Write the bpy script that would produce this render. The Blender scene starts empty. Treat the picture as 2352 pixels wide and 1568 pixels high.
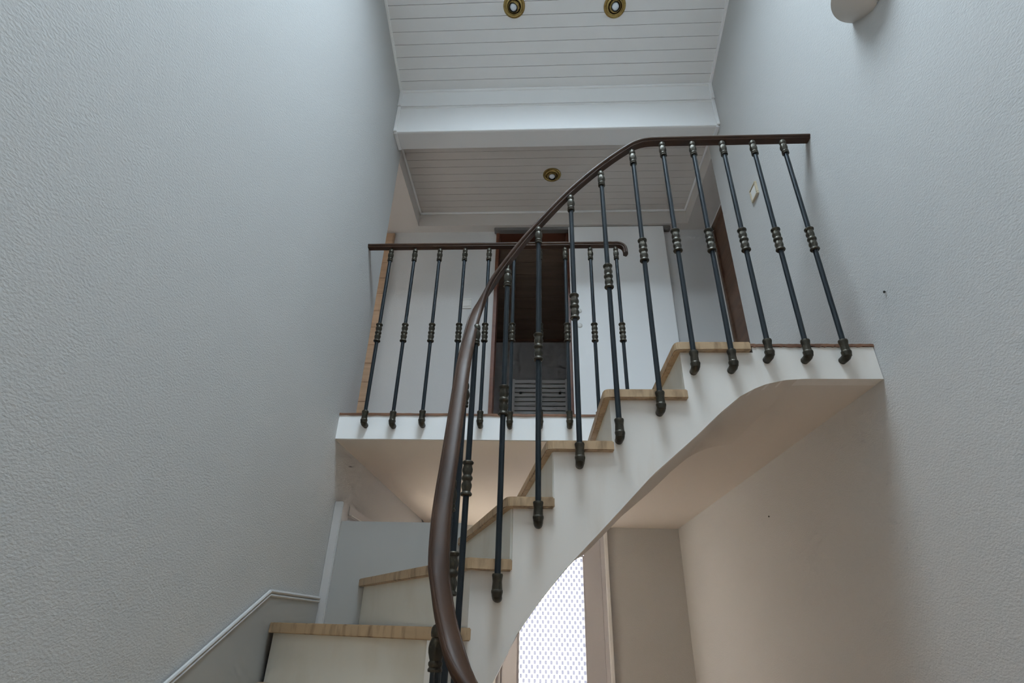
import bpy, bmesh, math, random
from mathutils import Vector, Matrix
random.seed(4)
C = bpy.context.scene.collection
S = bpy.context.scene
PI = math.pi
H = 1.465                      # eye height above the ground floor; heights below are written as H + height from the eye

# ------------------------------------------------------------------ camera
cd = bpy.data.cameras.new('camera'); cam = bpy.data.objects.new('camera', cd); C.objects.link(cam)
cd.sensor_width = 36.0; cd.lens = 1228.155 / 2352 * 36.0; cd.clip_start = 0.02
def cam_axes(p, y, r):
    p, y, r = (math.radians(v) for v in (p, y, r))
    fw = Vector((-math.sin(y) * math.cos(p), math.cos(y) * math.cos(p), math.sin(p)))
    rt = Vector((math.cos(y), math.sin(y), 0)); up = rt.cross(fw)
    return rt * math.cos(r) + up * math.sin(r), -rt * math.sin(r) + up * math.cos(r), fw
rt, up, fw = cam_axes(28.2188, 3.4136, 1.5759)
M = Matrix((rt, up, -fw)).transposed().to_4x4(); M.translation = Vector((0, 0, H))
cam.matrix_world = M
S.camera = cam

# ------------------------------------------------------------------ daylight
W = bpy.data.worlds.new('overcast_sky'); S.world = W; W.use_nodes = True
bg = W.node_tree.nodes['Background']; bg.inputs[0].default_value = (0.82, 0.94, 1.07, 1); bg.inputs[1].default_value = 40.0
def portal(name, loc, rot, sx, sy):
    l = bpy.data.lights.new(name, 'AREA'); l.shape = 'RECTANGLE'; l.size = sx; l.size_y = sy; l.cycles.is_portal = True
    o = bpy.data.objects.new(name, l); C.objects.link(o); o.location = loc; o.rotation_euler = rot
S.view_settings.view_transform = 'Standard'; S.view_settings.look = 'None'
S.view_settings.gamma = 1.0; S.view_settings.use_curve_mapping = False
S.view_settings.exposure = 0.0
S.cycles.use_denoising = True; S.cycles.max_bounces = 8; S.cycles.diffuse_bounces = 5; S.cycles.glossy_bounces = 2; S.cycles.transmission_bounces = 4; S.cycles.use_adaptive_sampling = True; S.cycles.adaptive_threshold = 0.10; S.cycles.adaptive_min_samples = 12; S.cycles.sample_clamp_indirect = 6.0

# ------------------------------------------------------------------ main dimensions (metres)
xL, xR = -0.9844, 1.1723       # side walls of the stairwell
yS, yB = 1.724, 2.4438         # stair string face, edge of the upper floor
yE, yE2 = 2.6617, 2.6934       # where the side walls stop in the upper hall
yK, yF = 4.815, -1.6           # far wall downstairs, wall behind the viewer
RISE = 0.183
zF = H + 0.9143                # upper floor = 13 risers
zb = H + 0.7845                # underside of the upper floor
zB = H + 2.926                 # underside of beam and hall soffit
zHC = H + 3.065                # boarded hall ceiling
xHL, xHR, yH = -1.22, 1.39, 3.50
def zC(y): return H + 3.345 - 0.33 * (y - 2.389)   # sloping boarded ceiling

# ------------------------------------------------------------------ materials
def nt(name):
    m = bpy.data.materials.new(name); m.use_nodes = True
    n = m.node_tree.nodes; return m, n, m.node_tree.links, n['Principled BSDF']
def mat(name, col, rough=0.6, metal=0.0, bump=None, var=None, coat=0.0, spec=0.5):
    """bump=(scale xyz, strength, distance, detail); var=(scale xyz, second colour, lo, hi)"""
    m, n, L, b = nt(name)
    b.inputs['Base Color'].default_value = (*col, 1); b.inputs['Roughness'].default_value = rough
    b.inputs['Metallic'].default_value = metal; b.inputs['Coat Weight'].default_value = coat
    b.inputs['Specular IOR Level'].default_value = spec
    tc = n.new('ShaderNodeTexCoord')
    def noise(sc, detail):
        mp = n.new('ShaderNodeMapping'); mp.inputs['Scale'].default_value = sc; L.new(tc.outputs['Object'], mp.inputs[0])
        t = n.new('ShaderNodeTexNoise'); t.inputs['Scale'].default_value = 1.0; t.inputs['Detail'].default_value = detail
        L.new(mp.outputs[0], t.inputs['Vector']); return t
    if bump:
        t = noise(bump[0], bump[3]); bp = n.new('ShaderNodeBump'); bp.inputs['Strength'].default_value = bump[1]; bp.inputs['Distance'].default_value = bump[2]
        L.new(t.outputs['Fac'], bp.inputs['Height']); L.new(bp.outputs[0], b.inputs['Normal'])
    if var:
        t = noise(var[0], 5); r = n.new('ShaderNodeMapRange'); r.inputs[1].default_value = var[2]; r.inputs[2].default_value = var[3]
        mx = n.new('ShaderNodeMix'); mx.data_type = 'RGBA'
        mx.inputs[6].default_value = (*col, 1); mx.inputs[7].default_value = (*var[1], 1)
        L.new(t.outputs['Fac'], r.inputs[0]); L.new(r.outputs[0], mx.inputs[0]); L.new(mx.outputs[2], b.inputs['Base Color'])
    return m
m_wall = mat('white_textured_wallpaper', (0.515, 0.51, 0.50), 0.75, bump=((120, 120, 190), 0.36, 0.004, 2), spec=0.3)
m_white = mat('white_satin_paint', (0.91, 0.91, 0.91), 0.45, bump=((30, 30, 30), 0.05, 0.002, 2))
m_plank = mat('white_painted_board', (0.82, 0.815, 0.81), 0.5, bump=((6, 160, 60), 0.12, 0.002, 3))
m_string = mat('white_plaster_paint', (0.73, 0.70, 0.66), 0.4, bump=((14, 14, 14), 0.08, 0.004, 3), var=((9, 9, 1.6), (0.65, 0.60, 0.54), 0.52, 0.75))
m_riser = mat('cream_riser_paint', (0.74, 0.73, 0.68), 0.45, bump=((14, 14, 14), 0.08, 0.003, 3), var=((5, 5, 3), (0.66, 0.63, 0.56), 0.5, 0.75))
m_grey = mat('grey_gloss_paint', (0.36, 0.358, 0.345), 0.4, bump=((25, 25, 25), 0.05, 0.002, 2))
m_stone = mat('travertine', (0.46, 0.32, 0.19), 0.45, bump=((60, 60, 25), 0.12, 0.002, 3), var=((38, 38, 9), (0.24, 0.155, 0.085), 0.5, 0.72))
m_steel = mat('blued_steel', (0.020, 0.026, 0.032), 0.33, metal=0.4)
m_bronze = mat('dark_bronze', (0.055, 0.047, 0.034), 0.42, metal=0.6, bump=((180, 180, 90), 0.5, 0.002, 2), var=((60, 60, 60), (0.13, 0.11, 0.075), 0.55, 0.75))
m_rail = mat('dark_wood_handrail', (0.062, 0.029, 0.015), 0.48, coat=0.0, spec=0.3, var=((6, 6, 6), (0.040, 0.019, 0.011), 0.4, 0.7))
m_brass = mat('aged_brass', (0.42, 0.30, 0.11), 0.34, metal=0.9, var=((40, 40, 40), (0.24, 0.16, 0.06), 0.45, 0.7))
m_black = mat('black_metal', (0.02, 0.02, 0.018), 0.45)
m_bulb = mat('frosted_bulb', (0.80, 0.86, 0.92), 0.15)
m_wood_tan = mat('tan_door_wood', (0.60, 0.41, 0.27), 0.45, var=((2, 2, 45), (0.50, 0.33, 0.21), 0.35, 0.7))
m_wood_brown = mat('dark_brown_door_wood', (0.16, 0.085, 0.05), 0.45, var=((2, 2, 30), (0.115, 0.06, 0.035), 0.35, 0.7))
m_wood_red = mat('red_brown_frame_wood', (0.20, 0.075, 0.04), 0.4, var=((3, 3, 30), (0.14, 0.05, 0.028), 0.35, 0.7))
m_parquet = mat('parquet', (0.26, 0.13, 0.075), 0.5, var=((12, 12, 12), (0.15, 0.07, 0.04), 0.4, 0.7))
m_clad = mat('brown_board_cladding', (0.22, 0.16, 0.12), 0.6, var=((2, 20, 20), (0.17, 0.12, 0.09), 0.35, 0.7))
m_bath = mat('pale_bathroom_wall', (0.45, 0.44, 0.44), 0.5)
m_shade = mat('cream_ceramic', (0.60, 0.57, 0.53), 0.5)
m_tiles = mat('warm_floor_tiles', (0.60, 0.43, 0.31), 0.35, var=((4, 4, 4), (0.54, 0.38, 0.27), 0.4, 0.7))
m_frame = mat('white_door_frame', (0.56, 0.55, 0.58), 0.4)
m_metal = mat('grey_track_metal', (0.30, 0.29, 0.28), 0.35, metal=0.5)
m_plastic = mat('white_plastic', (0.74, 0.73, 0.70), 0.35)
def glass_pattern(name, white, dots):
    m, n, L, b = nt(name)
    n.remove(b); out = n['Material Output']
    tc = n.new('ShaderNodeTexCoord'); sep = n.new('ShaderNodeSeparateXYZ'); L.new(tc.outputs['Object'], sep.inputs[0])
    def mth(op, a, v=None):
        k = n.new('ShaderNodeMath'); k.operation = op
        for i, q in enumerate((a, v)):
            if q is None: continue
            if isinstance(q, (int, float)): k.inputs[i].default_value = q
            else: L.new(q, k.inputs[i])
        return k.outputs[0]
    ca = mth('COSINE', mth('MULTIPLY', sep.outputs[0], 2 * PI / 0.043)); cb = mth('COSINE', mth('MULTIPLY', sep.outputs[2], 2 * PI / 0.062))
    dot = mth('GREATER_THAN', mth('MULTIPLY', ca, cb), 0.10)
    line = mth('LESS_THAN', mth('ABSOLUTE', mth('SUBTRACT', mth('ABSOLUTE', ca), mth('ABSOLUTE', cb))), 0.10)
    f = mth('MAXIMUM', dot, mth('MULTIPLY', line, 0.3))
    mx = n.new('ShaderNodeMix'); mx.data_type = 'RGBA'; L.new(f, mx.inputs[0])
    mx.inputs[6].default_value = (*white, 1); mx.inputs[7].default_value = (*dots, 1)
    t = n.new('ShaderNodeBsdfTranslucent'); L.new(mx.outputs[2], t.inputs[0])
    g = n.new('ShaderNodeBsdfGlossy'); g.inputs['Roughness'].default_value = 0.15
    ms = n.new('ShaderNodeMixShader'); ms.inputs[0].default_value = 0.04
    L.new(t.outputs[0], ms.inputs[1]); L.new(g.outputs[0], ms.inputs[2]); L.new(ms.outputs[0], out.inputs[0]); return m
m_pattern = glass_pattern('flower_patterned_glass', (0.36, 0.33, 0.305), (0.140, 0.133, 0.138))
m_pattern_amber = glass_pattern('added_door_amber_glass', (0.33, 0.265, 0.195), (0.14, 0.12, 0.10))  # for the added entrance door; amber to warm the light downstairs
m_casing = mat('off_white_door_paint', (0.50, 0.49, 0.485), 0.5)
def frosted(name, col):
    m, n, L, b = nt(name); n.remove(b); t = n.new('ShaderNodeBsdfTranslucent'); t.inputs[0].default_value = (*col, 1)
    L.new(t.outputs[0], n['Material Output'].inputs[0]); return m
m_frost_side = frosted('added_window_glass', (0.27, 0.25, 0.23))  # pane of the added side room window
m_frost_warm = frosted('added_warm_window_glass', (0.62, 0.54, 0.455))  # pane of the added lower window, tinted to warm its light
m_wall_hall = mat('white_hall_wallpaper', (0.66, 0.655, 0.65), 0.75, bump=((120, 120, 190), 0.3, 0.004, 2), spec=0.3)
m_plank_hall = mat('cream_painted_board', (0.66, 0.62, 0.585), 0.5, bump=((6, 160, 60), 0.12, 0.002, 3))
m_ceil_low = mat('cream_ceiling_paint', (0.64, 0.59, 0.535), 0.7, bump=((60, 60, 60), 0.15, 0.003, 2))
m_switch = mat('beige_switch_frame', (0.50, 0.43, 0.31), 0.4)
def clear_glass():
    m, n, L, b = nt('skylight_glass'); n.remove(b); out = n['Material Output']
    t = n.new('ShaderNodeBsdfTransparent'); t.inputs[0].default_value = (0.92, 0.95, 0.95, 1)
    g = n.new('ShaderNodeBsdfGlossy'); g.inputs['Roughness'].default_value = 0.02
    ms = n.new('ShaderNodeMixShader'); ms.inputs[0].default_value = 0.06
    L.new(t.outputs[0], ms.inputs[1]); L.new(g.outputs[0], ms.inputs[2]); L.new(ms.outputs[0], out.inputs[0]); return m
m_clear = clear_glass()

# ------------------------------------------------------------------ mesh helpers
class MB:
    def __init__(s): s.bm = bmesh.new()
    def box(s, x0, x1, y0, y1, z0, z1, bevel=0.0):
        b = bmesh.new() if bevel else s.bm
        v = [b.verts.new(p) for p in ((x0,y0,z0),(x1,y0,z0),(x1,y1,z0),(x0,y1,z0),(x0,y0,z1),(x1,y0,z1),(x1,y1,z1),(x0,y1,z1))]
        for f in ((3,2,1,0),(4,5,6,7),(0,1,5,4),(1,2,6,5),(2,3,7,6),(3,0,4,7)): b.faces.new([v[i] for i in f])
        if bevel: s._merge(b, bevel)
        return s
    def _merge(s, b, bevel, seg=2):
        bmesh.ops.recalc_face_normals(b, faces=b.faces)
        bmesh.ops.bevel(b, geom=b.edges[:], offset=bevel, segments=seg, affect='EDGES', clamp_overlap=True)
        vm = {v: s.bm.verts.new(v.co) for v in b.verts}
        for f in b.faces: s.bm.faces.new([vm[v] for v in f.verts])
        b.free()
    def prism(s, pts, a, b_, axis='z', bevel=0.0):
        """pts: outline in the plane across axis; extruded from a to b_ along it"""
        b = bmesh.new() if bevel else s.bm
        P = {'z': lambda p, h: (p[0], p[1], h), 'x': lambda p, h: (h, p[0], p[1]), 'y': lambda p, h: (p[0], h, p[1])}[axis]
        lo = [b.verts.new(P(p, a)) for p in pts]; hi = [b.verts.new(P(p, b_)) for p in pts]; n = len(pts)
        b.faces.new(lo); b.faces.new(hi)
        for i in range(n): b.faces.new((lo[i], lo[(i+1)%n], hi[(i+1)%n], hi[i]))
        if bevel: s._merge(b, bevel)
        return s
    def lathe(s, prof, seg=16, mtx=None, flute=None, a0=0.0, a1=2*PI):
        """prof: (radius, z, flute depth) from bottom to top"""
        full = abs(a1 - a0 - 2*PI) < 1e-6; n = seg if full else seg + 1
        rings = []
        for p in prof:
            r, z = p[0], p[1]; fd = p[2] if len(p) > 2 else 0
            ring = []
            for i in range(n):
                a = a0 + (a1 - a0) * i / seg; rr = r * (1 - fd * (0.5 - 0.5 * math.cos((flute or 0) * a)))
                v = Vector((rr * math.cos(a), rr * math.sin(a), z))
                ring.append(s.bm.verts.new(mtx @ v if mtx else v))
            rings.append(ring)
        for A, B in zip(rings, rings[1:]):
            for i in range(n if full else n - 1): s.bm.faces.new((A[i], A[(i+1)%n], B[(i+1)%n], B[i]))
        if full:
            s.bm.faces.new(rings[0][::-1]); s.bm.faces.new(rings[-1])
        return s
    def tube(s, pts, r, seg=10):
        """r: radius or list"""
        pts = [Vector(p) for p in pts]; rings = []; prev = None
        for i, p in enumerate(pts):
            t = (pts[min(i+1, len(pts)-1)] - pts[max(i-1, 0)]).normalized()
            if prev is None: u = t.orthogonal().normalized()
            else: u = (prev - t * prev.dot(t)).normalized()
            prev = u; w = t.cross(u); rr = r[i] if isinstance(r, (list, tuple)) else r
            rings.append([s.bm.verts.new(p + (u * math.cos(2*PI*k/seg) + w * math.sin(2*PI*k/seg)) * rr) for k in range(seg)])
        for A, B in zip(rings, rings[1:]):
            for k in range(seg): s.bm.faces.new((A[k], A[(k+1)%seg], B[(k+1)%seg], B[k]))
        s.bm.faces.new(rings[0][::-1]); s.bm.faces.new(rings[-1]); return s
    def quads(s, rows, close=False):
        R = [[s.bm.verts.new(p) for p in row] for row in rows]
        for A, B in zip(R, R[1:]):
            for k in range(len(A) - (0 if close else 1)): s.bm.faces.new((A[k], A[(k+1)%len(A)], B[(k+1)%len(A)], B[k]))
        return R
    def mesh(s, name, m, smooth=False):
        bmesh.ops.recalc_face_normals(s.bm, faces=s.bm.faces)
        me = bpy.data.meshes.new(name); s.bm.to_mesh(me); s.bm.free(); me.materials.append(m)
        if smooth:
            for p in me.polygons: p.use_smooth = True
            try: me.set_sharp_from_angle(angle=math.radians(38))
            except Exception: pass
        return me
    def build(s, name, m, parent=None, smooth=False, **props): return obj(name, s.mesh(name, m, smooth), parent, **props)
def obj(name, me, parent=None, loc=None, rotz=0.0, **props):
    o = bpy.data.objects.new(name, me); C.objects.link(o); o.parent = parent
    if loc is not None: o.location = loc
    if rotz: o.rotation_euler = (0, 0, rotz)
    for k, v in props.items(): o[k] = v
    return o
def thing(name, label, cat, loc=(0, 0, 0), group=None):
    o = obj(name, None, None, loc, label=label, category=cat)
    if group: o['group'] = group
    return o
def struct(name, mb, m, parent=None, smooth=False, label=None):
    o = mb.build(name, m, parent, smooth)
    if parent is None: o['kind'] = 'structure'
    if label: o['label'] = label
    return o

# ================================================================== THE SHELL
T = H + 4.95
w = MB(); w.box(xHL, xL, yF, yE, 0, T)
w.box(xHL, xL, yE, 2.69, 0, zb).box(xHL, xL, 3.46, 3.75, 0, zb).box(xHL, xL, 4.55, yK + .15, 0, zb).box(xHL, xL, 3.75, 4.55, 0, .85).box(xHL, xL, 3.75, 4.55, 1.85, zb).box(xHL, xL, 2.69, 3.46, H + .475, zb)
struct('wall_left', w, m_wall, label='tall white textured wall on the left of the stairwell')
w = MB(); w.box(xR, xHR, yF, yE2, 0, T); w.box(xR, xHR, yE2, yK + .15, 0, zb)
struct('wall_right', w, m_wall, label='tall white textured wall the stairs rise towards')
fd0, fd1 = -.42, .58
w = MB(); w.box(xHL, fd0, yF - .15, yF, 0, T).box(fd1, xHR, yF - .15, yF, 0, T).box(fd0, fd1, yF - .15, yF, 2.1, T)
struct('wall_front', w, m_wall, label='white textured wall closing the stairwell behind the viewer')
w = MB(); w.box(xHL, -.345, yK, yK + .15, 0, zb).box(.545, xHR, yK, yK + .15, 0, zb).box(-.345, .545, yK, yK + .15, H + .745, zb)
struct('wall_back', w, m_wall, label='pale wall under the landing around the glazed door')
struct('floor', MB().box(xHL, xHR, yF - .15, yK + .15, -.12, 0), m_tiles, label='warm tiled ground floor at the foot of the stairs')

# upper floor slab with its thin parquet edge
w = MB(); w.box(-2.2, 1.6, yB, 5.0, zb, zF - .010); w.box(.50, xR, yS + .06, yB, zb, zF - .010)
fu = struct('floor_upper', w, m_white, label='white edged upper floor slab of landing and hall')
w = MB(); w.box(xL, xR, yB + .004, yK, zF - .1335, zb + .002); w.box(.80, xR, yS + .050, yB + .004, zF - .1335, zb + .002)
struct('ceiling_lower', w, m_ceil_low, label='pale ceiling under the upper floor and landing')
def ragged(x0, x1, y0, y1, seed):
    random.seed(seed); n = 46; rows = []
    for i in range(n + 1):
        x = x0 + (x1 - x0) * i / n; j = random.uniform(-.0022, .0022)
        rows.append([(x, y0 + random.uniform(-.001, .001), zF - .011 + j), (x, y0, zF + random.uniform(-.001, .001)), (x, y1, zF), (x, y1, zF - .010)])
    m = MB(); R = m.quads(rows, close=True); m.bm.faces.new(R[0]); m.bm.faces.new(R[-1]); return m
ragged(xL, .470, yB - .005, 5.0, 3).build('parquet', m_parquet, fu)
ragged(.742, xR, yS - .004, yB - .005, 5).build('parquet', m_parquet, fu)

# sloping boarded ceiling with a roof window above the well
SX0, SX1, SY0, SY1 = -.45, .60, -.05, 1.30
def slope(m, x0, x1, y0, y1, t0=0.0, t1=.10):
    m.prism([(y0, zC(y0) + t0), (y1, zC(y1) + t0), (y1, zC(y1) + t1), (y0, zC(y0) + t1)], x0, x1, 'x'); return m
w = MB()
slope(w, xHL, xHR, yF - .15, SY0, .0, .12); slope(w, xHL, xHR, SY1, 2.62, .014, .12); slope(w, xHL, SX0, SY0, SY1, .0, .12); slope(w, SX1, xHR, SY0, SY1, .0, .12)
ce = struct('ceiling', w, m_plank, label='sloping ceiling of white painted boards above the stairwell')
PW = .0722; y = 2.4605; k = 0
while y > SY1 + .02:
    y0 = max(y - PW, SY1)
    g = .0013
    MB().prism([(y0 + g, zC(y0 + g) + random.uniform(-.0012, .0008)), (y - g, zC(y - g) + random.uniform(-.0012, .0008)), (y - g - .003, zC(y) + .016), (y0 + g + .003, zC(y0) + .016)], xL + .002, xR - .002, 'x').build('plank', m_plank, ce)
    y = y0; k += 1
w = MB()
for x0, x1, y0, y1 in ((SX0 - .03, SX0, SY0 - .03, SY1 + .03), (SX1, SX1 + .03, SY0 - .03, SY1 + .03)): slope(w, x0, x1, y0, y1, -.012, .17)
for y0, y1 in ((SY0 - .03, SY0), (SY1, SY1 + .03)): slope(w, SX0, SX1, y0, y1, -.012, .17)
win = struct('window_1', w, m_white, label='roof window in the sloping ceiling')
w = MB(); slope(w, SX0, SX1, SY0, SY1, .135, .141); w.build('pane', m_clear, win)
sl = math.atan(.33); ym = (SY0 + SY1) / 2
portal('roof_window_portal', ((SX0 + SX1) / 2, ym + .34 * math.sin(sl) * 0, zC(ym) + .19), (-sl, 0, 0), SX1 - SX0 + .02, (SY1 - SY0) / math.cos(sl) + .02)

# corner strips of the sloping ceiling
w = MB()
for xa, xb in ((xL, xL + .014), (xR - .014, xR)): slope(w, xa, xb, SY1 - .1, 2.4605, -.016, 0.0)
struct('trim_1', w, m_white, label='narrow white strip along the edges of the sloping ceiling')

# the boxed beam between stairwell and hall
y1b, y2b = 2.4605, 2.6104
bm_ = struct('trim_2', MB().box(xL, xR, y1b + .020, y2b, zB, zC(2.54) + .05), m_plank, label='boxed white beam across the top of the stairwell')
zj = H + 3.166
MB().box(xL + .002, xR - .002, y1b - .008, y1b + .024, zj + .002, zC(y1b) + .01, .002).build('fascia_board', m_white, bm_)
MB().box(xL + .002, xR - .002, y1b + .003, y1b + .022, zB - .002, zj - .004, .003).build('fascia_board', m_white, bm_)
MB().tube([(xL, y1b + .001, zj - .006), (xR, y1b + .001, zj - .006)], .0055, 8).build('bead', m_white, bm_, True)
MB().tube([(xL, y1b - .010, zC(y1b) - .006), (xR, y1b - .010, zC(y1b) - .006)], .011, 10).build('bead', m_white, bm_, True)
for xa, xb in ((xL, xL + .022), (xR - .022, xR)):
    MB().box(xa, xb, y1b - .020, y1b + .004, zj + .002, zC(y1b) - .01, .003).build('end_strip', m_white, bm_)
    MB().box(xa, xb, y1b - .010, y1b + .002, zB - .002, zj + .002, .003).build('end_strip', m_white, bm_)
    MB().box(xa, xb, y1b + .004, y2b, zB - .012, zB, .003).build('end_strip', m_white, bm_)

# upper hall: soffit ring, boarded ceiling, walls
xc1, xc2, yc = -1.008, 1.194, 3.42
w = MB(); w.box(xHL - .1, xc1, y2b, yH, zB, zHC + .1).box(xc2, xHR + .1, y2b, yH, zB, zHC + .1).box(xc1, xc2, yc, yH, zB, zHC + .1)
so = struct('trim_3', w, m_plank_hall, label='boxed soffit around the boarded ceiling of the hall')
MB().box(xc1 + .001, xc2 - .001, yc - .016, yc, zHC - .018, zHC, .004).build('cover_strip', m_white, so)
for xa, xb in ((xc1, xc1 + .014), (xc2 - .014, xc2)): MB().box(xa, xb, y2b, yc - .016, zHC - .016, zHC, .004).build('cover_strip', m_white, so)
hc = struct('ceiling_hall', MB().box(xc1, xc2, y2b, yc, zHC + .014, zHC + .1), m_plank_hall, label='low boarded ceiling of the upper hall')
y = yc
while y > y2b + .01:
    y0 = max(y - PW, y2b); g = .001; dz = random.uniform(-.0006, .0004)
    MB().prism([(y0 + g, zHC + dz), (y - g, zHC + dz), (y - g - .002, zHC + .014), (y0 + g + .002, zHC + .014)], xc1 + .001, xc2 - .001, 'x').build('plank', m_plank_hall, hc)
    y = y0
dx0, dx1 = -.358, .236
w = MB(); w.box(xHL, dx0 - .004, yH, yH + .1, zF, zHC).box(dx1 + .004, xHR + .1, yH, yH + .1, zF, zHC).box(dx0 - .004, dx1 + .004, yH, yH + .1, H + 2.934, zHC)
struct('wall_hall_back', w, m_wall_hall, label='white wall at the end of the upper hall')
w = MB(); w.box(xHR, xHR + .1, yE2, 2.715, zF, zB).box(xHR, xHR + .1, 3.44, yH, zF, zB).box(xHR, xHR + .1, 2.715, 3.44, H + 2.90, zB)
struct('wall_hall_right', w, m_wall_hall, label='hall wall around the dark brown door')
w = MB(); w.box(-2.2, -2.1, 2.55, 2.74, zF, H + 3.2).box(-2.2, -2.1, 3.40, 3.62, zF, H + 3.2).box(-2.2, -2.1, 2.74, 3.40, zF, zF + .8).box(-2.2, -2.1, 2.74, 3.40, zF + 1.9, H + 3.2)
w.box(-2.1, xHL, 2.5617, yE, zF, H + 3.2).box(-2.1, xHL - .002, 3.53, 3.62, zF, H + 3.2)
struct('wall_side_room', w, m_wall, label='walls of the dim room beside the upper hall')
w = MB(); w.box(-2.17, -2.12, 2.74, 2.79, zF + .8, zF + 1.9).box(-2.17, -2.12, 3.35, 3.40, zF + .8, zF + 1.9).box(-2.17, -2.12, 2.79, 3.35, zF + .8, zF + .85).box(-2.17, -2.12, 2.79, 3.35, zF + 1.85, zF + 1.9)
w2 = struct('added_window_2', w, m_white, label='added window of the side room, brightening the hall')  # unseen window, added so the upper hall gets more light
MB().box(-2.148, -2.142, 2.79, 3.35, zF + .85, zF + 1.85).build('pane', m_frost_side, w2)
portal('added_side_window_portal', (-2.24, 3.07, zF + 1.35), (0, -PI / 2, 0), 1.0, .56)
struct('ceiling_side_room', MB().box(-2.1, xHL - .101, yE, 3.53, H + 3.1, H + 3.2), m_clad, label='brown ceiling of the side room')

# ------------------------------------------------------------------ doors of the upper hall
d = struct('door_3', MB().box(-2.02, xHL + .002, 3.475, 3.512, zF + .006, H + 2.905, .003), m_wood_tan, label='tan wooden door standing open beside the upper hall')
for i in range(13): MB().box(-2.00, xHL - .006, 3.471, 3.476, zF + .02 + i * .151, zF + .02 + i * .151 + .147, .0015).build('board', m_wood_tan, d)
d = struct('door_4', MB().box(xHR + .006, xHR + .046, 2.745, 3.412, zF + .006, H + 2.838, .003), m_wood_brown, label='closed dark brown door at the side of the hall')
w = MB(); w.box(xHR - .006, xHR + .06, 3.412, 3.442, zF, H + 2.90).box(xHR - .006, xHR + .06, 2.713, 2.745, zF, H + 2.90).box(xHR - .006, xHR + .06, 2.713, 3.442, H + 2.842, H + 2.90)
w.build('frame', m_wood_brown, d)
# bathroom doorway, its frame and the white sliding leaf
w = MB(); w.box(dx0 - .004, dx0 + .022, yH - .012, yH + .11, zF, H + 2.932).box(dx1 - .022, dx1 + .004, yH - .0, yH + .11, zF, H + 2.932).box(dx0 + .022, dx1 - .022, yH, yH + .11, H + 2.905, H + 2.932)
struct('trim_4', w, m_wood_red, label='red brown wooden frame of the bathroom doorway')
sd = struct('door_5', MB().box(.233, 1.000, 3.440, 3.474, zF + .010, H + 2.918, .003), m_white, label='white sliding door pushed aside from the bathroom doorway')
MB().box(-.378, 1.06, 3.446, 3.499, H + 2.898, zB, .003).build('track', m_metal, sd)
for zz in (2.108, 1.982):
    t = Matrix.Translation((.293, 3.441, H + zz)) @ Matrix.Rotation(PI / 2, 4, 'X')
    MB().lathe([(.019, -.001), (.019, .006), (.015, .009), (.006, .010)], 20, t).build('door_knob' if zz > 2.1 else 'keyhole_rose', m_plastic, sd, True)

# bathroom behind the doorway
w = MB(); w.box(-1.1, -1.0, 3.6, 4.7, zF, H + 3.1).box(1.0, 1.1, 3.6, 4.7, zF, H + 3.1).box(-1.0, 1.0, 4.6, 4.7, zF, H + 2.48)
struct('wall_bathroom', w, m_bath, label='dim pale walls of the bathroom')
w = MB(); w.prism([(3.6, H + 2.955), (4.7, H + 2.455), (4.7, H + 2.56), (3.6, H + 3.06)], -1.1, 1.1, 'x')
bc = struct('ceiling_bathroom', w, m_clad, label='sloping brown boarded ceiling of the bathroom')
def zBC(y): return H + 2.945 - (y - 3.6) * (.5 / 1.1)
for i in range(9):
    a = 3.602 + i * .1105; b_ = a + .108
    MB().prism([(a, zBC(a)), (b_, zBC(b_)), (b_ - .003, zBC(b_) + .012), (a + .003, zBC(a) + .012)], -.99, .99, 'x').build('plank', m_clad, bc)
MB().box(-1.0, 1.0, 4.575, 4.60, H + 2.462, H + 2.488, .002).build('wall_strip', m_wood_brown, bc)
rd = thing('towel_radiator', 'white slatted towel radiator on the bathroom wall', 'radiator', (0, 4.57, zF + .35))
z1 = H + 2.052 - (zF + .35)
for xa in (-.262, .230): MB().box(xa, xa + .028, -.018, .012, .0, z1, .004).build('upright', m_white, rd)
for i in range(17):
    zt = z1 - .012 - i * .044
    MB().box(-.236, .232, -.022, -.010, zt - .034, zt, .003).build('slat', m_white, rd)
for xa in (-.19, .17): MB().box(xa, xa + .022, -.030, -.018, z1 - .155, z1 - .135, .002).build('clip', m_black, rd)
for xa in (-.248, .244): MB().box(xa - .01, xa + .01, .010, .031, z1 - .16, z1 - .13).build('wall_bracket', m_white, rd)

# ------------------------------------------------------------------ ground floor: glazed door and door under the landing
w = MB()
w.box(-.345, .545, yK - .0, yK + .09, H + .695, H + .745, .003).box(-.345, -.305, yK, yK + .09, 0, H + .695, .003).box(.505, .545, yK, yK + .09, 0, H + .695, .003)
d1 = struct('door_1', w, m_frame, label='white glazed door with bright flower patterned glass under the landing')
gx0, gx1, gz = -.178, .366, H + .556
MB().box(-.3055, gx0, yK + .012, yK + .062, .01, H + .69, .004).build('stile', m_frame, d1)
MB().box(gx1, .5055, yK + .012, yK + .062, .01, H + .69, .004).build('stile', m_frame, d1)
MB().box(gx0, gx1, yK + .012, yK + .062, gz, H + .69, .004).build('rail', m_frame, d1)
MB().box(gx0, gx1, yK + .012, yK + .062, .01, .22, .004).build('rail', m_frame, d1)
MB().box(gx0, gx1, yK + .0365, yK + .0375, .22, gz).build('pane', m_pattern, d1)
w = MB()
for xa in (gx0, gx1 - .012): w.box(xa, xa + .012, yK + .018, yK + .036, .22, gz, .003)
w.box(gx0 + .012, gx1 - .012, yK + .018, yK + .036, gz - .012, gz, .003); w.build('glazing_bead', m_frame, d1)
for a, b_ in ((-.372, -.340), (.536, .566)): MB().box(a, b_, yK - .022, yK + .002, 0, H + .775, .005).build('casing', m_white, d1)
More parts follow.
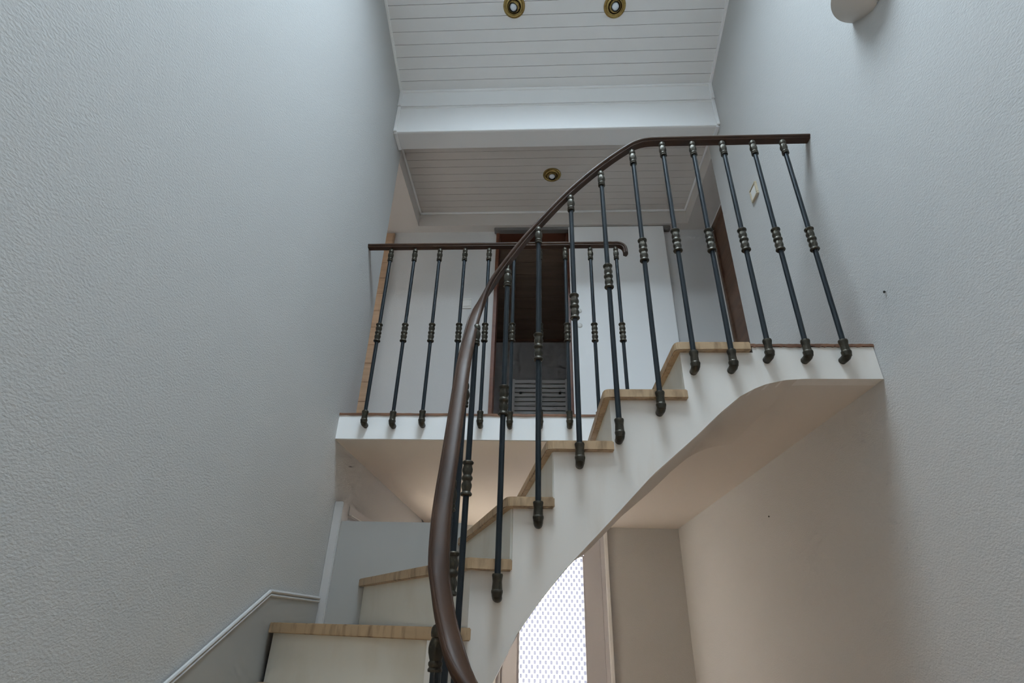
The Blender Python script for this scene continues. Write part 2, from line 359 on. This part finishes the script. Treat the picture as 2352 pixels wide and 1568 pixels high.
MB().box(-.340, .536, yK - .022, yK + .002, H + .735, H + .775, .005).build('casing', m_white, d1)
t = Matrix.Translation((-.24, yK + .012, 1.05)) @ Matrix.Rotation(PI / 2, 4, 'X')
MB().lathe([(.022, -.001), (.022, .006), (.009, .01), (.009, .04), (.02, .05), (.016, .062)], 16, t).build('handle', m_metal, d1, True)
portal('glazed_door_portal', ((gx0 + gx1) / 2, yK + .12, (.22 + gz) / 2), (PI / 2, 0, PI), gx1 - gx0, gz - .22)

w = MB(); w.box(xL - .12, xL - .07, 3.75, 3.80, .85, 1.85).box(xL - .12, xL - .07, 4.50, 4.55, .85, 1.85).box(xL - .12, xL - .07, 3.80, 4.50, .85, .90).box(xL - .12, xL - .07, 3.80, 4.50, 1.80, 1.85)
w3 = struct('added_window_3', w, m_frame, label='added frosted window in the left wall, lighting the room under the upper floor')  # unseen window, added to brighten and warm the room downstairs
MB().box(xL - .097, xL - .093, 3.80, 4.50, .90, 1.80).build('pane', m_frost_warm, w3)
portal('added_lower_window_portal', (xL - .16, 4.15, 1.35), (0, -PI / 2, 0), .9, .7)
# entrance door added behind the viewer to bring warm light in downstairs
w = MB(); w.box(fd0, fd0 + .05, yF - .09, yF, 0, 2.1, .004).box(fd1 - .05, fd1, yF - .09, yF, 0, 2.1, .004).box(fd0 + .05, fd1 - .05, yF - .09, yF, 2.05, 2.1, .004)
d6 = struct('added_door_6', w, m_frame, label='added glazed entrance door behind the viewer, a source of warm light')
for a, b_ in ((fd0 + .053, fd0 + .16), (fd1 - .16, fd1 - .053)): MB().box(a, b_, yF - .065, yF - .015, .01, 2.045, .004).build('stile', m_frame, d6)
for a, b_ in ((.01, .3), (1.93, 2.045)): MB().box(fd0 + .16, fd1 - .16, yF - .065, yF - .015, a, b_, .004).build('rail', m_frame, d6)
MB().box(fd0 + .16, fd1 - .16, yF - .043, yF - .037, .3, 1.93).build('pane', m_pattern_amber, d6)
portal('added_entrance_door_portal', ((fd0 + fd1) / 2, yF - .12, 1.115), (PI / 2, 0, 0), fd1 - fd0 - .32, 1.63)

xp = xL + .041
w = MB(); w.box(xL - .002, xp, 2.585, 2.685, 0, H + .519, .004)
d2 = struct('door_2', w, m_casing, label='white cased door in the left wall under the upper floor')
MB().box(xL - .002, xp, 2.685, 3.46, H + .470, H + .519, .004).build('casing', m_casing, d2)
MB().box(xL - .002, xp, 3.46, 3.55, 0, H + .519, .004).build('casing', m_casing, d2)
MB().box(xL - .06, xL - .02, 2.69, 3.458, .006, H + .468, .003).build('door_leaf', m_casing, d2)
MB().box(xp - .001, xp + .0025, 2.72, 3.44, H + .476, H + .480).build('gap_light_strip', m_plastic, d2)  # white strip imitating the slit of light under the door head

# grey skirting stepping up beside the stairs
def tilt(y): return H - .146 + (y - 1.60) * .508
sk = [(.0, tilt(0) - .45), (2.57, H - .5), (2.57, H + .090), (2.086, H + .091), (.0, tilt(0) - .012)]
bb = struct('baseboard_left', MB().prism(sk, xL - .001, xL + .012, 'x'), m_grey, label='sloping grey painted skirting board on the left wall')
for ya, za, yb_, zb_ in ((.0, tilt(0), 2.086, H + .101), (2.086, H + .101, 2.57, H + .100)):
    for off, r in ((-.003, .0065), (-.016, .0055)):
        MB().tube([(xL + .011, ya, za + off), (xL + .011, yb_, zb_ + off)], r, 8).build('moulding', m_casing, bb, True)

# ================================================================== STAIRCASE
def arc(cx, cy, r, a0, a1, n=10): return [(cx + r * math.cos(math.radians(a0 + (a1 - a0) * i / n)), cy + r * math.sin(math.radians(a0 + (a1 - a0) * i / n))) for i in range(n + 1)]
path = [(.95, 1.144)] + arc(-.13, 1.284, .14, -90, -180) + arc(-.13, 1.584, .14, 180, 90) + [(xR - .002, yS)]
cum = [0.0]
for a, b_ in zip(path, path[1:]): cum.append(cum[-1] + math.hypot(b_[0] - a[0], b_[1] - a[1]))
SL = cum[-1]
def at_s(s):
    s = min(max(s, 0), SL)
    for i in range(len(path) - 1):
        if s <= cum[i + 1] + 1e-9:
            f = (s - cum[i]) / (cum[i + 1] - cum[i]); a, b_ = path[i], path[i + 1]
            return (a[0] + (b_[0] - a[0]) * f, a[1] + (b_[1] - a[1]) * f)
def nrm(s):
    a, b_ = at_s(s - .004), at_s(s + .004); dx, dy = b_[0] - a[0], b_[1] - a[1]; l = math.hypot(dx, dy) or 1
    return (dy / l, -dx / l)                       # towards the open well
def off(s, d): p, n_ = at_s(s), nrm(s); return (p[0] + n_[0] * d, p[1] + n_[1] * d)
def s_of(pt):
    best = min((math.hypot(at_s(i * SL / 1200)[0] - pt[0], at_s(i * SL / 1200)[1] - pt[1]), i * SL / 1200) for i in range(1201)); return best[1]
OV = .022; yP = 2.605
# nosing line of every tread: inner end on the string, outer end at wall or guard panel
nos = {6: ((.477, 1.702), (.474, yB)), 5: ((.216, 1.702), (.203, yB)), 4: ((.020, 1.702), (-.118, yP)), 3: ((-.107, 1.702), (-.382, yP)),
       2: ((-.222, 1.690), (-.818, yP)), 1: ((-.268, 1.62), (xL + .014, 2.129)), 0: ((-.27, 1.50), (xL + .014, 1.64)), -1: ((-.27, 1.37), (xL + .014, 1.15)),
       -2: ((-.25, 1.25), (-.78, .42)), -3: ((-.15, 1.15), (-.32, .42)), -4: ((.04, 1.144), (.0, .42)), -5: ((.27, 1.144), (.25, .42)), -6: ((.52, 1.144), (.50, .42))}
corner = {2: [], 1: [(xL + .014, yP)], -2: [(xL + .014, .42)]}
def zt(k): return zF - (6 - k) * RISE
sn = {k: s_of(v[0]) for k, v in nos.items()}
stair = thing('staircase', 'white winding staircase with tan stone treads turning up to the landing', 'staircase', (-.5, 1.5, 0))
stair.location = (0, 0, 0)
TH = .033
for k in range(6, -7, -1):
    s0 = sn[k]; s1 = sn[k + 1] + OV + .002 if k < 6 else s_of((.741, yS))
    n = max(2, int((s1 - s0) / .02)); inner = [off(s0 + (s1 - s0) * i / n, OV) for i in range(n + 1)]
    I0 = inner[0]; O0 = nos[k][1]
    dx, dy = O0[0] - I0[0], O0[1] - I0[1]; l = math.hypot(dx, dy); ux, uy = dx / l, dy / l
    # rounded front corner
    p1 = inner[1]; ex, ey = p1[0] - I0[0], p1[1] - I0[1]; le = math.hypot(ex, ey); ex, ey = ex / le, ey / le; r = .024
    A = (I0[0] + ux * r, I0[1] + uy * r); B = (I0[0] + ex * r, I0[1] + ey * r)
    rc = []
    for i in range(6):
        f = i / 5; q = [(1 - f) ** 2 * A[j] + 2 * f * (1 - f) * I0[j] + f * f * B[j] for j in (0, 1)]; rc.append(tuple(q))
    inner = [p for p in inner if (p[0] - I0[0]) * ex + (p[1] - I0[1]) * ey > r + .002]
    if k < 6: O1 = nos[k + 1][1]; back = [(O1[0] + (.03 if k >= 2 else 0), O1[1] + (.03 if k < 1 and k > -3 else 0))]
    else: back = [(.741, yB)]
    if k == 2: back = [(nos[3][1][0] + .03, yP)]
    poly = rc + inner + back + corner.get(k, []) + [O0]
    MB().prism(poly, zt(k) - TH, zt(k), 'z', bevel=.005).build('tread', m_stone, stair)
    # riser under the nosing
    nx, ny = -uy, ux
    if nx * (off(s1, 0)[0] - I0[0]) + ny * (off(s1, 0)[1] - I0[1]) < 0: nx, ny = -nx, -ny
    a = (I0[0] + ux * OV * 1.1 + nx * OV, I0[1] + uy * OV * 1.1 + ny * OV); b_ = (O0[0] + nx * OV, O0[1] + ny * OV)
    if abs(O0[1] - yP) < 1e-6: f = (yP - a[1]) / (b_[1] - a[1]); b_ = (a[0] + (b_[0] - a[0]) * f, yP)
    poly = [a, b_, (b_[0] + nx * .018, b_[1] + ny * .018), (a[0] + nx * .018, a[1] + ny * .018)]
    MB().prism(poly, zt(k - 1) - .002, zt(k) - TH, 'z').build('riser', m_riser, stair)
# string: curved wall along the well, stepped on top, swept underneath
bot = [(1.172, -.1335), (.911, -.1338), (.84, -.139), (.775, -.154), (.73, -.172), (.68, -.200), (.60, -.262), (.515, -.340), (.36, -.471), (.185, -.646), (.076, -.753), (-.001, -.842), (-.063, -.921), (-.13, -1.045)]
sb = [(s_of((x, yS)), z) for x, z in bot][::-1]
s_a = s_of((-.13, yS)); sb = [(0, -2.36), (s_of((.2, 1.144)), -2.30), (s_of((-.13, 1.144)), -2.04), (s_of((-.27, 1.284)), -1.82), (s_of((-.27, 1.584)), -1.36)] + sb
def zbot(s):
    for (a, za), (b_, z_) in zip(sb, sb[1:]):
        if s <= b_: return max(zF + za + (z_ - za) * (s - a) / (b_ - a), 0.0)
    return zF + sb[-1][1]
cuts = sorted([(sn[k] + OV, k) for k in nos])           # from here on the string reaches the underside of tread k
samples = []
for i in range(len(cuts)):
    sa = cuts[i][0]; se = cuts[i + 1][0] if i + 1 < len(cuts) else SL
    k = cuts[i][1]; n = max(2, int((se - sa) / .018))
    for j in range(n + 1):
        s = sa + (se - sa) * j / n
        top = zt(k) - TH
        if k == 6 and s >= s_of((.741, yS)) - 1e-6: top = zF - .011
        if k == 6 and samples and samples[-1][1] < top - .01: samples.append((s, samples[-1][1]))
        samples.append((s, top))
rows = []
for s, top in samples:
    p, q = at_s(s), off(s, -.055); b_ = zbot(s)
    rows.append([(p[0], p[1], b_), (p[0], p[1], top), (q[0], q[1], top), (q[0], q[1], b_)])
w = MB(); R = w.quads(rows, close=True); w.bm.faces.new(R[0]); w.bm.faces.new(R[-1])
bmesh.ops.remove_doubles(w.bm, verts=w.bm.verts[:], dist=1e-6)
w.build('string', m_string, stair, True)
# underside of the stairs
w = MB(); rows = []
anch = []
for k in range(-6, 7):
    anch.append((sn[k], nos[k][1] if k < 5 else (nos[k][1][0], yB + .02)))
    if k == 1: anch.append(((sn[1] + sn[2]) / 2, (xL, yP)))
    if k == -2: anch.append(((sn[-2] + sn[-1]) / 2, (xL, .42)))
anch.append((s_of((.75, yS)), (.75, yB + .02))); anch.append((SL, (xR, yB + .02)))
def outer(s):
    if s <= anch[0][0]: return (at_s(s)[0], .42)
    for (a, p), (b_, q) in zip(anch, anch[1:]):
        if s <= b_: f = (s - a) / (b_ - a); return (p[0] + (q[0] - p[0]) * f, p[1] + (q[1] - p[1]) * f)
    return anch[-1][1]
for i in range(121):
    s = SL * i / 120
    if s < .3: continue
    if at_s(s)[0] > .905 and s > s_a: break
    a, o = off(s, -.002), outer(s); z = zbot(s)
    rows.append([(a[0] + (o[0] - a[0]) * j / 6, a[1] + (o[1] - a[1]) * j / 6, z) for j in range(7)])
for up_ in (0, .02):
    w.quads([[(p[0], p[1], p[2] + up_) for p in r] for r in rows])
w.build('underside', m_ceil_low, stair, True)
# grey guard panel closing the back of the winders
MB().box(xp - .012, -.365, yP, yP + .03, .0, H + .432, .004).build('guard_panel', m_grey, stair)

# ================================================================== RAILINGS
FL = .0755
def shared_parts():
    me = {}
    # (radius, z): z measured down from the top of the ball
    me['top'] = MB().lathe([(.0095, -.083), (.0140, -.082), (.0146, -.078), (.0120, -.0745), (.0140, -.071), (.0142, -.067), (.0118, -.0635), (.0132, -.060, .1), (.0158, -.050, .16), (.0164, -.042, .16), (.0150, -.033, .12), (.0120, -.0265), (.0105, -.0245), (.0128, -.0225), (.0138, -.016), (.0128, -.008), (.0095, -.0025), (.004, 0)], 20, flute=5).mesh('top_collar', m_bronze, True)
    c = .0538
    up_ = [(.0095, -c), (.0150, -c + .0005), (.0178, -c + .004), (.0172, -c + .009), (.0132, -c + .013), (.0138, -c + .017, .1), (.0168, -c + .027, .16), (.0166, -c + .034, .16), (.0135, -c + .042, .1), (.0128, -c + .045), (.0160, -c + .049), (.0172, -.0)]
    prof = up_ + [(p[0], -p[1], *(p[2:])) for p in up_[-2::-1]]
    me['mid'] = MB().lathe(prof, 20, flute=5).mesh('middle_collar', m_bronze, True)
    # bracket: sleeve, then an elbow turning into the string (local +Y)
    b = MB(); b.lathe([(.0098, FL), (.0150, FL), (.0162, FL - .004), (.0150, FL - .010), (.0138, FL - .020, .1), (.0150, FL - .040, .12), (.0158, FL - .052, .1), (.0150, .034), (.0168, .031), (.0168, .026), (.0155, .021), (.0145, .014)][::-1], 16, flute=6)
    b.tube([(0, -.002, .026), (0, .001, .019), (0, .009, .0145), (0, .018, .0135), (0, .044, .0135)], [.0135, .0148, .0148, .0138, .0132], 14)
    me['foot'] = b.mesh('foot_bracket', m_bronze, True)
    me['pin'] = MB().tube([(0, 0, -.010), (0, .003, .004), (0, .008, .026)], .0048, 8).mesh('rail_pin', m_bronze, True)
    return me
PARTS = shared_parts()
def baluster(parent, x, y, ztop, zfoot, ang=0.0, reach=.036, pin=True):
    """ztop: top of the ball; zfoot: underside of the bracket; ang: turns the bracket's +Y towards the string"""
    L = ztop - zfoot
    sh = MB().lathe([(.0092, .02), (.0092, L - .06)], 14).mesh('baluster', m_steel, True)
    o = obj('baluster', sh, parent, (x, y, zfoot), ang)
    for key, nm, z in (('top', 'top_collar', L), ('mid', 'middle_collar', L - .545), ('foot', 'foot_bracket', 0), ('pin', 'rail_pin', L)):
        if key == 'pin' and not pin: continue
        p = obj(nm, PARTS[key], o, (0, 0, z))
        if key == 'foot': p.scale = (1, reach / .036, 1)
    return o
def sweep(pts, sec, sub=5):
    """handrail: section (sideways, up) swept along a smooth line through pts"""
    P = [Vector(p) for p in pts]; out = []
    for i in range(len(P) - 1):
        p0, p1, p2, p3 = P[max(i - 1, 0)], P[i], P[i + 1], P[min(i + 2, len(P) - 1)]
        for j in range(sub):
            t = j / sub
            d1, d2 = (p2 - p1).length, 1
            out.append(.5 * ((2 * p1) + (p2 - p0) * t + (2 * p0 - 5 * p1 + 4 * p2 - p3) * t * t + (3 * p1 - p0 - 3 * p2 + p3) * t ** 3))
    out.append(P[-1]); rows = []; side = None
    for i, p in enumerate(out):
        t = (out[min(i + 1, len(out) - 1)] - out[max(i - 1, 0)]).normalized()
        h = Vector((t.y, -t.x, 0))
        if h.length > .08: side = h.normalized()
        sd_ = (side - t * side.dot(t)).normalized(); u = sd_.cross(t)
        rows.append([p + sd_ * a + u * b_ for a, b_ in sec])
    m = MB(); R = m.quads(rows, close=True); m.bm.faces.new(R[0]); m.bm.faces.new(R[-1]); return m
SEC = [(-.017, -.014), (-.0195, -.0115), (-.0195, -.0065), (-.0225, -.004), (-.0255, -.0005), (-.0265, .004), (-.0250, .0085), (-.0215, .0110), (-.0195, .0098), (-.0175, .0118), (-.009, .0140), (0, .0147), (.009, .0140), (.0175, .0118), (.0195, .0098), (.0215, .0110), (.0250, .0085), (.0265, .004), (.0255, -.0005), (.0225, -.004), (.0195, -.0065), (.0195, -.0115), (.017, -.014)]
SEC = [(a * .88, b * .88) for a, b in SEC]

sr = thing('stair_railing', 'dark railing winding up the stairs to the landing', 'railing')
zr = H + 1.920
railpts = [(.9, 1.10, -.905), (.6, 1.10, -.68), (.3, 1.10, -.455), (.1, 1.10, -.30), (-.03, 1.10, -.19), (-.131, 1.12, -.087), (-.177, 1.165, -.010), (-.205, 1.2, .069), (-.218, 1.225, .125), (-.229, 1.28, .239), (-.232, 1.344, .376), (-.236, 1.42, .539), (-.240, 1.5, .712), (-.244, 1.6, .859), (-.239, 1.655, .972), (-.227, 1.685, 1.051), (-.2, 1.7, 1.133), (-.153, 1.7, 1.226), (-.07, 1.7, 1.362), (.017, 1.7, 1.484), (.109, 1.7, 1.604), (.205, 1.7, 1.711), (.303, 1.7, 1.807), (.384, 1.7, 1.875), (.430, 1.7, 1.905), (.48, 1.7, 1.918), (.56, 1.7, 1.920), (.8, 1.7, 1.920), (1.0, 1.7, 1.920), (xR, 1.7, 1.920)]
sweep([(a, b_, c + H) for a, b_, c in railpts], SEC).build('handrail', m_rail, sr, True)
yb0 = yS - .036; kk = yb0 / 1.659
spec = [(1.033, .957, -.103), (.907, .957, -.103), (.780, .957, -.101), (.653, .957, -.141), (.5255, .957, -.146), (.395, .912, -.296), (.255, .792, -.392), (.125, .660, -.474), (-.006, .495, -.657), (-.122, .294, -.861)]
for x, t, f in spec: baluster(sr, x * kk, yb0, H + (.9143 + t) * kk - .004, H + (.9143 + f) * kk + .010)
for x, y, t, a, rc in ((-.224, 1.636, .948, 58, .042), (-.231, 1.505, .668, 90, .045), (-.225, 1.360, .335, 90, .050), (-.204, 1.205, .005, 130, .042)):
    baluster(sr, x, y, H + t, H + t - 1.155, math.radians(a), rc, pin=False)
for x, t in ((-.07, -.21), (.06, -.32), (.19, -.42), (.32, -.52), (.45, -.615), (.58, -.715), (.71, -.81)): baluster(sr, x, 1.12, H + t, max(H + t - 1.02, zbot(s_of((x, 1.144))) + .05), PI, .03)
lr = thing('landing_railing', 'straight dark railing along the edge of the upper floor', 'railing')
yr = 2.416
pts = [(xL, yr, 1.916), (-.5, yr, 1.916), (0, yr, 1.916), (.38, yr, 1.916), (.435, yr, 1.915), (.462, yr, 1.903), (.474, yr, 1.882), (.476, yr, 1.850)]
sweep([(a, b_, c + H) for a, b_, c in pts], SEC).build('handrail', m_rail, lr, True)
for x, f in ((-.836, -.097), (-.700, -.100), (-.559, -.095), (-.418, -.095), (-.283, -.096), (-.143, -.098), (-.001, -.097), (.138, -.094), (.276, -.096), (.416, -.096)):
    baluster(lr, x * 1.0122, yB - .036, H + 1.8713 * 1.0122 - .003, H + (.9143 + f) * 1.0122 + .010)

# ================================================================== FITTINGS
def spotlight(label, loc, rx, aim):
    o = thing('ceiling_spotlight', label, 'spotlight', loc, 'brass ceiling spotlights'); o.rotation_euler = (rx, 0, 0)
    MB().lathe([(.040, .004), (.066, .002), (.069, -.002), (.067, -.007), (.058, -.009), (.052, -.006), (.047, -.010), (.043, -.012), (.040, -.008), (.038, .004)][::-1], 32).build('rim', m_brass, o, True)
    A = Matrix.Translation((0, 0, -.004)) @ Matrix.Rotation(aim[0], 4, 'X') @ Matrix.Rotation(aim[1], 4, 'Y')
    MB().lathe([(.036, .012), (.0385, 0), (.037, -.012), (.033, -.022), (.0295, -.026), (.0275, -.023), (.027, -.010)][::-1], 28, A).build('eyeball', m_brass, o, True)
    MB().lathe([(.0270, -.012), (.0270, -.0235), (.0245, -.0245), (.0235, -.014)][::-1], 28, A).build('baffle', m_black, o, True)
    MB().lathe([(.0235, -.010), (.0235, -.016), (.020, -.021), (.012, -.0255), (.004, -.027)][::-1], 24, A).build('bulb', m_bulb, o, True)
    return o
spotlight('brass spotlight on the sloping boarded ceiling, the one nearer the wall without a lamp', (-.163, 1.979, zC(1.979)), -sl, (.10, .22))
spotlight('brass spotlight on the sloping boarded ceiling, the one nearer the wall lamp', (.472, 1.996, zC(1.996)), -sl, (-.10, -.10))
spotlight('brass spotlight on the low hall ceiling in front of the bathroom', (.092, 3.008, zHC), 0, (-.16, 0))

sc = thing('wall_lamp', 'pale half bowl wall lamp high on the white wall', 'lamp', (xR, 1.135, H + 2.032))
prof = [(.004, -.088), (.030, -.080), (.060, -.060), (.090, -.034), (.112, -.012), (.125, 0), (.121, 0), (.108, -.010), (.086, -.030), (.056, -.055), (.026, -.074), (.003, -.080)]
MB().lathe(prof, 28, a0=PI / 2, a1=3 * PI / 2).build('shade', m_shade, sc, True)
MB().box(-.012, 0, -.03, .03, -.06, .03, .003).build('wall_plate', m_white, sc)
MB().lathe([(.008, -.03), (.014, -.015), (.022, .02), (.024, .035), (.016, .052), (.004, .058)], 16, Matrix.Translation((-.05, 0, 0))).build('bulb', m_bulb, sc, True)
MB().tube([(-.010, 0, -.035), (-.05, 0, -.035)], .007, 8).build('lamp_arm', m_metal, sc)

s1 = thing('light_switch', 'small brass framed light switch on the wall beside the stair railing', 'switch', (xR, 2.243, H + 2.130))
w = MB()
for y0, y1, z0, z1 in ((-.041, .041, .032, .043), (-.041, .041, -.043, -.032), (-.041, -.030, -.032, .032), (.030, .041, -.032, .032)): w.box(-.012, .001, y0, y1, z0, z1, .002)
w.build('frame', m_switch, s1); MB().box(-.009, .001, -.030, .030, -.032, .032, .002).build('rocker', m_plastic, s1)
s2 = thing('light_switch', 'white light switch on the hall wall beside the bathroom doorway', 'switch', (-.568, yH, H + 2.214))
w = MB()
for x0, x1, z0, z1 in ((-.037, .037, .030, .045), (-.037, .037, -.045, -.030), (-.037, -.026, -.030, .030), (.026, .037, -.030, .030)): w.box(x0, x1, -.010, .001, z0, z1, .002)
w.build('frame', m_plastic, s2); MB().box(-.026, .026, -.013, .001, -.030, .030, .003).build('rocker', m_plastic, s2)
for lab, y, z in (('tiny dark nail in the white wall right of the stair railing', 1.577, 1.038), ('tiny dark nail in the wall under the landing', 2.891, .537)):
    o = MB().lathe([(.0015, -.012), (.0015, .004), (.0045, .004), (.004, .0065), (.001, .0075)], 10, Matrix.Rotation(-PI / 2, 4, 'Y')).build('wall_nail', m_black, None, True, label=lab, category='nail')
    o.location = (xR, y, H + z)
